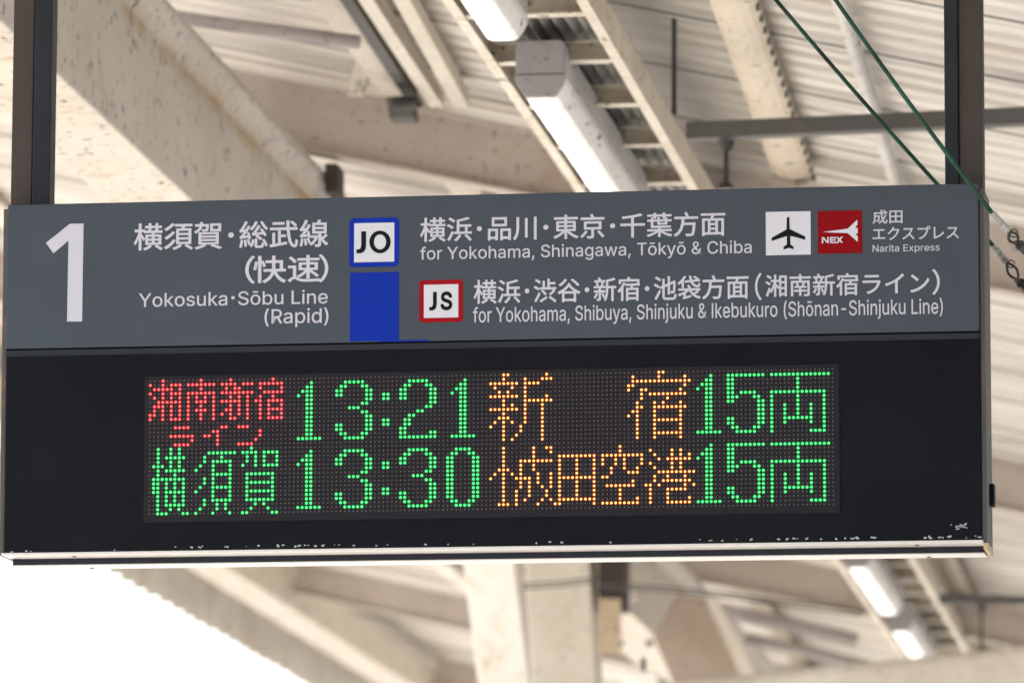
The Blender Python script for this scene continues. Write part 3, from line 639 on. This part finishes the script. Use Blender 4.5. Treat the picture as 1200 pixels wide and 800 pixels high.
def badge(parent, jx, jy, second):
    q = lambda x, y: uv(400 + x / 4.706, 240 + y / 4.706)
    jp = [(.52, 0), (1, 0), (1, .62), (.95, .81), (.77, .94), (.45, 1), (.03, 1), (.03, .82), (.3, .815), (.46, .75), (.52, .62)]
    flat('lettering', [q(jx[0] + (jx[1] - jx[0]) * a, jy[0] + (jy[1] - jy[0]) * b) for a, b in jp], M['ink'], parent, -.0017)
    if second[0] == 'O':
        _, cx, cy_, ra, rb = second; mb = MB(); n = 40; vs = []
        for k_ in range(n):
            c_, s_ = math.cos(6.28319 * k_ / n), math.sin(6.28319 * k_ / n)
            for fa, fb in ((ra, rb), (ra * .57, rb * .66)):
                a, b = q(cx + fa * c_, cy_ + fb * s_); vs.append((a, -.0020, b))
        mb.add(vs, [(2 * k_, 2 * k_ + 1, (2 * k_ + 3) % (2 * n), (2 * k_ + 2) % (2 * n)) for k_ in range(n)])
        part(mb, 'lettering', M['ink'], parent)
    else: text('S', (400 + second[1] / 4.706, 240 + second[4] / 4.706), (400 + second[2] / 4.706, 240 + second[3] / 4.706), M['ink'], parent, off=.03, y=-.0017)
badge(jo, (82, 137), (147, 268), ('O', 214, 205.5, 59, 62.5))
flat('line_stripe', rect(uv(410, 400), uv(467.6, 318.6)), M['blue'], hp)
flat('stripe_offcut', rect(uv(444.5, 400.6), uv(502, 397.9)), M['blue'], dc, -.0004)
js = flat('line_badge', rrect(uv(491.3, 378), uv(542.7, 327.5), .008), M['red'], hp)
flat('badge_face', rect(uv(496.8, 372.6), uv(537.2, 333)), M['sticker'], js, -.0011)
badge(js, (484, 527), (480, 583), ('S', 547, 613, 477, 583))
pl = flat('pictogram_panel', rect(uv(897.6, 299.3), uv(949.9, 247.4)), M['sticker'], hp)
def zz(x, y): return uv(885 + x / 8.571, 235 + y / 8.571)
plane_pts = [(318, 175), (322, 168), (330, 165), (339, 168), (344, 175), (346, 287), (420, 322), (503, 362), (503, 396), (420, 372), (352, 357), (354, 440), (386, 466), (387, 490), (336, 476), (284, 494), (284, 468), (319, 440), (318, 358), (250, 380), (165, 408), (165, 375), (245, 330), (316, 291)]
flat('aeroplane_symbol', [zz(*p) for p in plane_pts], M['ink'], pl, -.0011)
nx_ = flat('express_panel', rect(uv(958.6, 297.5), uv(1010.2, 246.4)), M['crimson'], hp)
flat('arrow_emblem', [zz(*p) for p in ((682, 317), (930, 284), (1026, 194), (1028, 240), (1004, 275), (1030, 277), (1030, 330), (1006, 332), (1030, 360), (1030, 415), (930, 328), (800, 323))], M['sticker'], nx_, -.0011)
mb = MB()
for poly in (((670, 430), (670, 370), (684, 370), (684, 430)), ((684, 370), (684, 386), (725, 430), (725, 412), (690, 370)), ((725, 368), (738, 368), (738, 428), (725, 428)),
             ((752, 368), (815, 368), (815, 381), (752, 381)), ((758, 392), (810, 392), (810, 404), (758, 404)), ((752, 415), (815, 415), (815, 428), (752, 428)), ((752, 381), (765, 381), (765, 415), (752, 415)),
             ((815, 368), (833, 367), (882, 424), (863, 425)), ((863, 364), (882, 364), (833, 428), (813, 428))):
    p = [zz(*q) for q in poly]
    mb.sweep(p, (0, -.0011 - .0001 * len(mb.f) / 10, 0), (0, -.0015 - .0001 * len(mb.f) / 10, 0), (1, 0, 0), (0, 0, 1))
part(mb, 'lettering', M['sticker'], nx_)

# ---- diode display
LU, LV, LP = -.79394, .398215, .0100406                 # first diode (u, v) and pitch
(u0, v1), (u1, v0) = uv(169.5, 443.5), uv(983.6, 599)
bd = part(MB().box((LU - .0135, .0012, LV - 31 * LP - .020), (LU + 159 * LP + .0145, .0038, LV + .0115)), 'diode_board', M['board'], dc)
def rows(s, dr=0, dc_=0):
    out = set()
    for line in s.replace('\n', ' ').split():
        rr, cc = line.split(':')
        ra = rr.split('-'); rng = range(int(ra[0]), int(ra[-1]) + 1)
        for tok in cc.split(','):
            ab = tok.split('-')
            for c_ in range(int(ab[0]), int(ab[-1]) + 1):
                for r_ in rng: out.add((r_ + dr, c_ + dc_))
    return out
RED = rows('''0:3,12,19,29 1:0,3,5-7,9-15,17-20,22-24,26-31 2:1-5,7,12,18,20-21,26,31 3:0,3,5-7,9-15,17-24,27-31
4:1,3,5,7,9,11,13,15,19,21,23,26,29 5:2-7,9,11-13,15,17-21,23,25-26,28-31 6:1-3,5,7,9,12,15,19,21,23,26,28,31
7:1,3,5,7,9,11-13,15,18-19,21,23,26,28-31 8:0-1,3,5,7,9,12,15,17,19,21,23,26,28,31 9:0,3,5-7,9,12,15,19-20,23,26,28-31''')
RED2 = rows('''11:6-9,17-18,21-23 12:15-16,26 13:5-10,13-14,16,26 14:10,16,25 15:6-9,16,21-24''')
YKS = rows('''16:2,5,7,24 17:2,5,7,14-20,22-25,27-30 18:2,4-8,13,17,23,25,27,30 19:2,5,7,13,15-19,23,25,27,30
20:1-3,5,7,12,15,19,22,25,27-30 21:2,4-8,11,15,19 22:2,6,15-19,23-29 23:1-8,13,15,19,23,29 24:1,2,4,6,8,13,15,19,23-29
25:1,2,4,6,8,12,15-19,23,29 26:1,2,4-8,11,15,19,23-29 27:2,4,6,8,15,19,23,29 28:2,4,6,8,13,15-19,23-29
29:2,4-8,13,16,18,25,27 30:2,5,7,12,16,18,24,28 31:2-4,8,9,11,15,19,22-23,29-30''')
D1 = '1:3 2:2-3 3:1-3 4:0,2,3 5-13:2-3 14:0-5'
D3 = '1:2-6 2:1,2,6,7 3-4:0,1,7,8 5:7,8 6:6,7 7:3-5 8:6,7 9-10:7,8 11-12:0,1,7,8 13:1,2,6,7 14:2-6'
D2 = '1:2-6 2:1,2,6,7 3-5:0,1,7,8 6:7,8 7:6,7 8:4,5 9:2,3 10-11:1,2 12:0,1 13:0,1,7,8 14:0-8'
D0 = '1:2-5 2:1,2,5,6 3-12:0,1,6,7 13:1,2,5,6 14:2-5'
D5 = '1:0-8 2-4:0,1 5:0,1,3-6 6:0-2,6,7 7:0,1,7,8 8-10:7,8 11-12:0,1,7,8 13:1,2,6,7 14:2-6'
DC = '4-5:0,1 10-11:0,1'
RYO = '1:0-13 2-4:6 5:0-12 6-7:0,6,12 8-9:0,3,6,9,12 10:0,3,6,9,12 11:0,3-9,12 12:0,3,9,12 13:0,12 14:0,9-12'
T1 = rows(D1, 0, 35) | rows(D3, 0, 44) | rows(DC, 0, 55) | rows(D2, 0, 59) | rows(D1, 0, 71)
T2 = rows(D1, 16, 35) | rows(D3, 16, 44) | rows(DC, 16, 55) | rows(D3, 16, 59) | rows(D0, 16, 70)
CAR = rows(D1, 0, 128) | rows(D5, 0, 135) | rows(RYO, 0, 145)
CAR2 = {(r + 16, c_) for r, c_ in CAR}
SHI = rows('''0:83,84,93 1:83,88,92-94 2:80-86,88-91 3:81,85,88 4:82,84,88 5:80-86,88,93 6:83,88-94 7:83,85,88,92 8:80-86,88,92
9:83,88,92 10:82-84,88,92 11:81,83,85,88,92 12:80,83,87,92 13:83,87,92 14:83,86,92 15:83,85,92''')
JUK = rows('''0:119-120 1:113,119,125 2:113-126 3:112-113,125 4:112,115-116,124 5:115,117-125 6:115,121 7:114,118,120,124
8:114-115,118-125 9:113-114,118,124 10:112,114,118,124 11:114,118-124 12-13:114,118,124 14:114,118-124 15:114,118,124''')
NAR = rows('''17:83,90,93,94 18:83,90,94 19:83,90,96-104 20:83,87-94,96,100,104 21:83,87,90,96,100,104 22:82-84,87,90,96,100,104
23:81,83,85,87,91,94,96,100,104 24:80,83,86-89,91,94,96-104 25:83,87,89,91,94,96,100,104 26:83,87,89,92,94,96,100,104
27:83,86,89,93,96,100,104 28:83,86,89,93,96,100,104 29:83,86,88,92,94,96-104 30:82-84,86,91,95,96,104''')
KUK = rows('''17:110 18:110,117,122,124 19:106-115,118,122,124,126 20:106,109,111,115,119,121-126 21:106,109,111,115,117,122,124
22:108,111,114,118,122,124 23:108,112-114,119-127 24:106-107,118,121,125 25:113,118,120-126 26:107-113,116-117,119,125,127
27:110,117,121-125 28:110,117,121 29:110,114,117,121,126 30:106-114,117,121-126''')
def domes(cells, rad, y0, ht):
    mb = MB(); n = 8
    for r_, c_ in sorted(cells):
        u, v_ = LU + c_ * LP, LV - r_ * LP; vs = []
        for rr, yy in ((1, 0), (.92, .45), (.6, .85)):
            vs += [(u + math.cos(6.28318 * k / n) * rad * rr, y0 - ht * yy, v_ + math.sin(6.28318 * k / n) * rad * rr) for k in range(n)]
        vs.append((u, y0 - ht, v_)); f = []
        for q_ in range(2): f += [(q_*n + k, q_*n + (k+1) % n, (q_+1)*n + (k+1) % n, (q_+1)*n + k) for k in range(n)]
        f += [(2*n + k, 2*n + (k+1) % n, 3*n) for k in range(n)]
        mb.add(vs, f)
    return mb
lit = set()
for cells, mat, cuts in ((RED, 'red', (8, 16, 25)), (RED2, 'red', (12, 20)), (YKS, 'green', (10, 21)), (T1, 'green', (42, 54, 58, 69)), (T2, 'green', (42, 54, 58, 69)), (SHI, 'orange', ()), (JUK, 'orange', ()),
                         (NAR, 'orange', (96,)), (KUK, 'orange', (116,)), (CAR, 'green', (134, 144)), (CAR2, 'green', (134, 144))):
    cs = sorted({c_ for _, c_ in cells})
    for lo, hi in zip((0,) + cuts, cuts + (999,)):
        sub = {q for q in cells if lo <= q[1] < hi}
        mb = domes(sub, .0020, .0012, .0028)
        for r_, c_ in sorted(sub):
            u, v_ = LU + c_ * LP, LV - r_ * LP
            mb.add([(u + math.cos(6.28318 * k / 10) * .0041, .0009, v_ + math.sin(6.28318 * k / 10) * .0041) for k in range(10)], [tuple(range(10))], 1)  # flat glowing disc added behind each lit diode as its halo
        part(mb, 'lit_character', [M['lit_' + mat], M['glow_' + mat]], dc)
    lit |= cells
ul = part(domes({(r_, c_) for r_ in range(32) for c_ in range(160)} - lit, .0016, .0012, .0013), 'unlit_diodes', M['diode'], dc, smooth=True)
ul['kind'] = 'stuff'

# ------------------------------------------------------------------ posts holding the sign
TOPZ = 1.6 + 3.087 - SL * (-3.0) - .02
def hang_post(steel, tubex, label):
    d = .11
    pts = [(CAM + ray(px, 120) * ((d - CAM.y) / ray(px, 120).y)).x for px in (*steel, *tubex)]
    zt = 1.6 + h_raf(pts[0] - CAM.x) - .004; zb = SIGN_Z + HH - .001
    t = thing('sign_post', label, 'post', ((pts[0] + pts[1]) / 2, d, zb), 'posts hanging the sign from the rafter')
    mb = MB(); x0, x1 = pts[0], pts[1]
    pr = [(x0, d - .03), (x1, d - .03), (x1, d + .06), (x0, d + .06)]
    mb.add([(a, b, zb) for a, b in pr] + [(a, b, zt) for a, b in pr], [(0, 1, 2, 3), (4, 5, 6, 7), (0, 1, 5, 4), (1, 2, 6, 5), (2, 3, 7, 6), (3, 0, 4, 7)])
    mb.build('steel_bar', M['post'], t, bevel=.003)
    x0, x1 = pts[2], pts[3]
    o = MB().box((x0 + .001, d - .04, zb + .007), (x1, d + .02, zt)).build('cable_tube', M['tube'], t, bevel=.003)
    for f_ in (.25, .72): MB().tube([(x0 + (x1 - x0) * f_, d - .02, zb), (x0 + (x1 - x0) * f_, d - .02, zb + .01)], .005, 8).build('bolt', M['rusty'], t)
hang_post((17.5, 42), (43, 64), 'left hanging post of the sign, rusty brown bar with dark tube on its right')
hang_post((1124.5, 1152), (1107.5, 1124), 'right hanging post of the sign, brown bar with blue-grey tube on its left')

# ------------------------------------------------------------------ green guy wires with fittings
def guy(pts, d, label):
    """pts: wire start, wire end / wrap end / eye / shackle, as seen at distance d"""
    A, B, Cc, D_, E_ = [at_d(x, y, d) for x, y in pts]
    t = thing('guy_wire', label, 'wire', B, 'green guy wires at the right post')
    A = B + (A - B) * 1.35
    mid = [A.lerp(B, i / 12) + Vector((0, 0, -.012 * math.sin(math.pi * i / 12))) for i in range(13)]
    MB().tube(mid, .0052, 8).build('wire', M['wire'], t, smooth=True)
    n = 40; sp_ = []
    mb = MB(); mb.tube([B.lerp(Cc, i / n) for i in range(n + 1)], [.0066 + .0020 * (i % 2) + random.uniform(-.0015, .0018) for i in range(n + 1)], 10)
    mb.build('wrap', M['wrap'], t)
    a = (D_ - Cc); s = a.cross(Vector((0, 1, 0))).normalized()
    loop = [Cc + a * (i / 10) + s * (.011 * math.sin(math.pi * i / 10)) for i in range(11)] + [D_ - a * (i / 10) - s * (.011 * math.sin(math.pi * i / 10)) for i in range(1, 11)]
    MB().tube(loop, .0034, 6).build('eye_loop', M['iron'], t)
    mb = MB(); c = D_ + (E_ - D_) * .35; r_ = .009
    mb.tube([c + Vector((math.cos(k / 10 * 5.2) * r_, -.004, math.sin(k / 10 * 5.2) * r_)) for k in range(11)], .0038, 8)
    mb.tube([D_, D_.lerp(E_, .4), D_.lerp(E_, .5), E_], [.006, .0075, .011, .0125], 8); mb.tube([c + Vector((-.012, -.012, .006)), c + Vector((.012, .012, -.004))], .006, 6)
    mb.tube([E_, E_ + (E_ - D_) * 3], .007, 8)
    mb.build('shackle', M['iron'], t)
    mb = MB(); mb.tube([Cc + Vector((math.cos(k / 12 * 5.6) * .009 + .010, -.006, math.sin(k / 12 * 5.6) * .009 - .004)) for k in range(13)], .0016, 6)
    mb.build('wire_tail', M['iron'], t)
guy(((910, -3), (1164, 288), (1180, 308), (1193, 328), (1204, 340)), 13.75, 'lower green guy wire running behind the top right corner of the sign')
guy(((980, -3), (1163, 250), (1183, 272), (1192, 285), (1204, 294)), 13.05, 'upper green guy wire crossing in front of the right post')
# thin cables strung from the column
mb = MB()
for dy in (0, 5):
    pts = [at_d(x, y + dy, 25.6) for x, y in ((612, 684), (660, 681), (690, 677), (712, 684), (760, 686), (810, 690), (870, 697), (1010, 716))]
    mb.tube(pts, .0045, 6)
tag(mb.build('thin_cable', M['side'], smooth=True, org=at_d(700, 684, 25.6)), 'thin grey cable strung from the cream column below the sign', 'cable')

for o in bpy.data.objects:
    if '_org' in o: del o['_org']
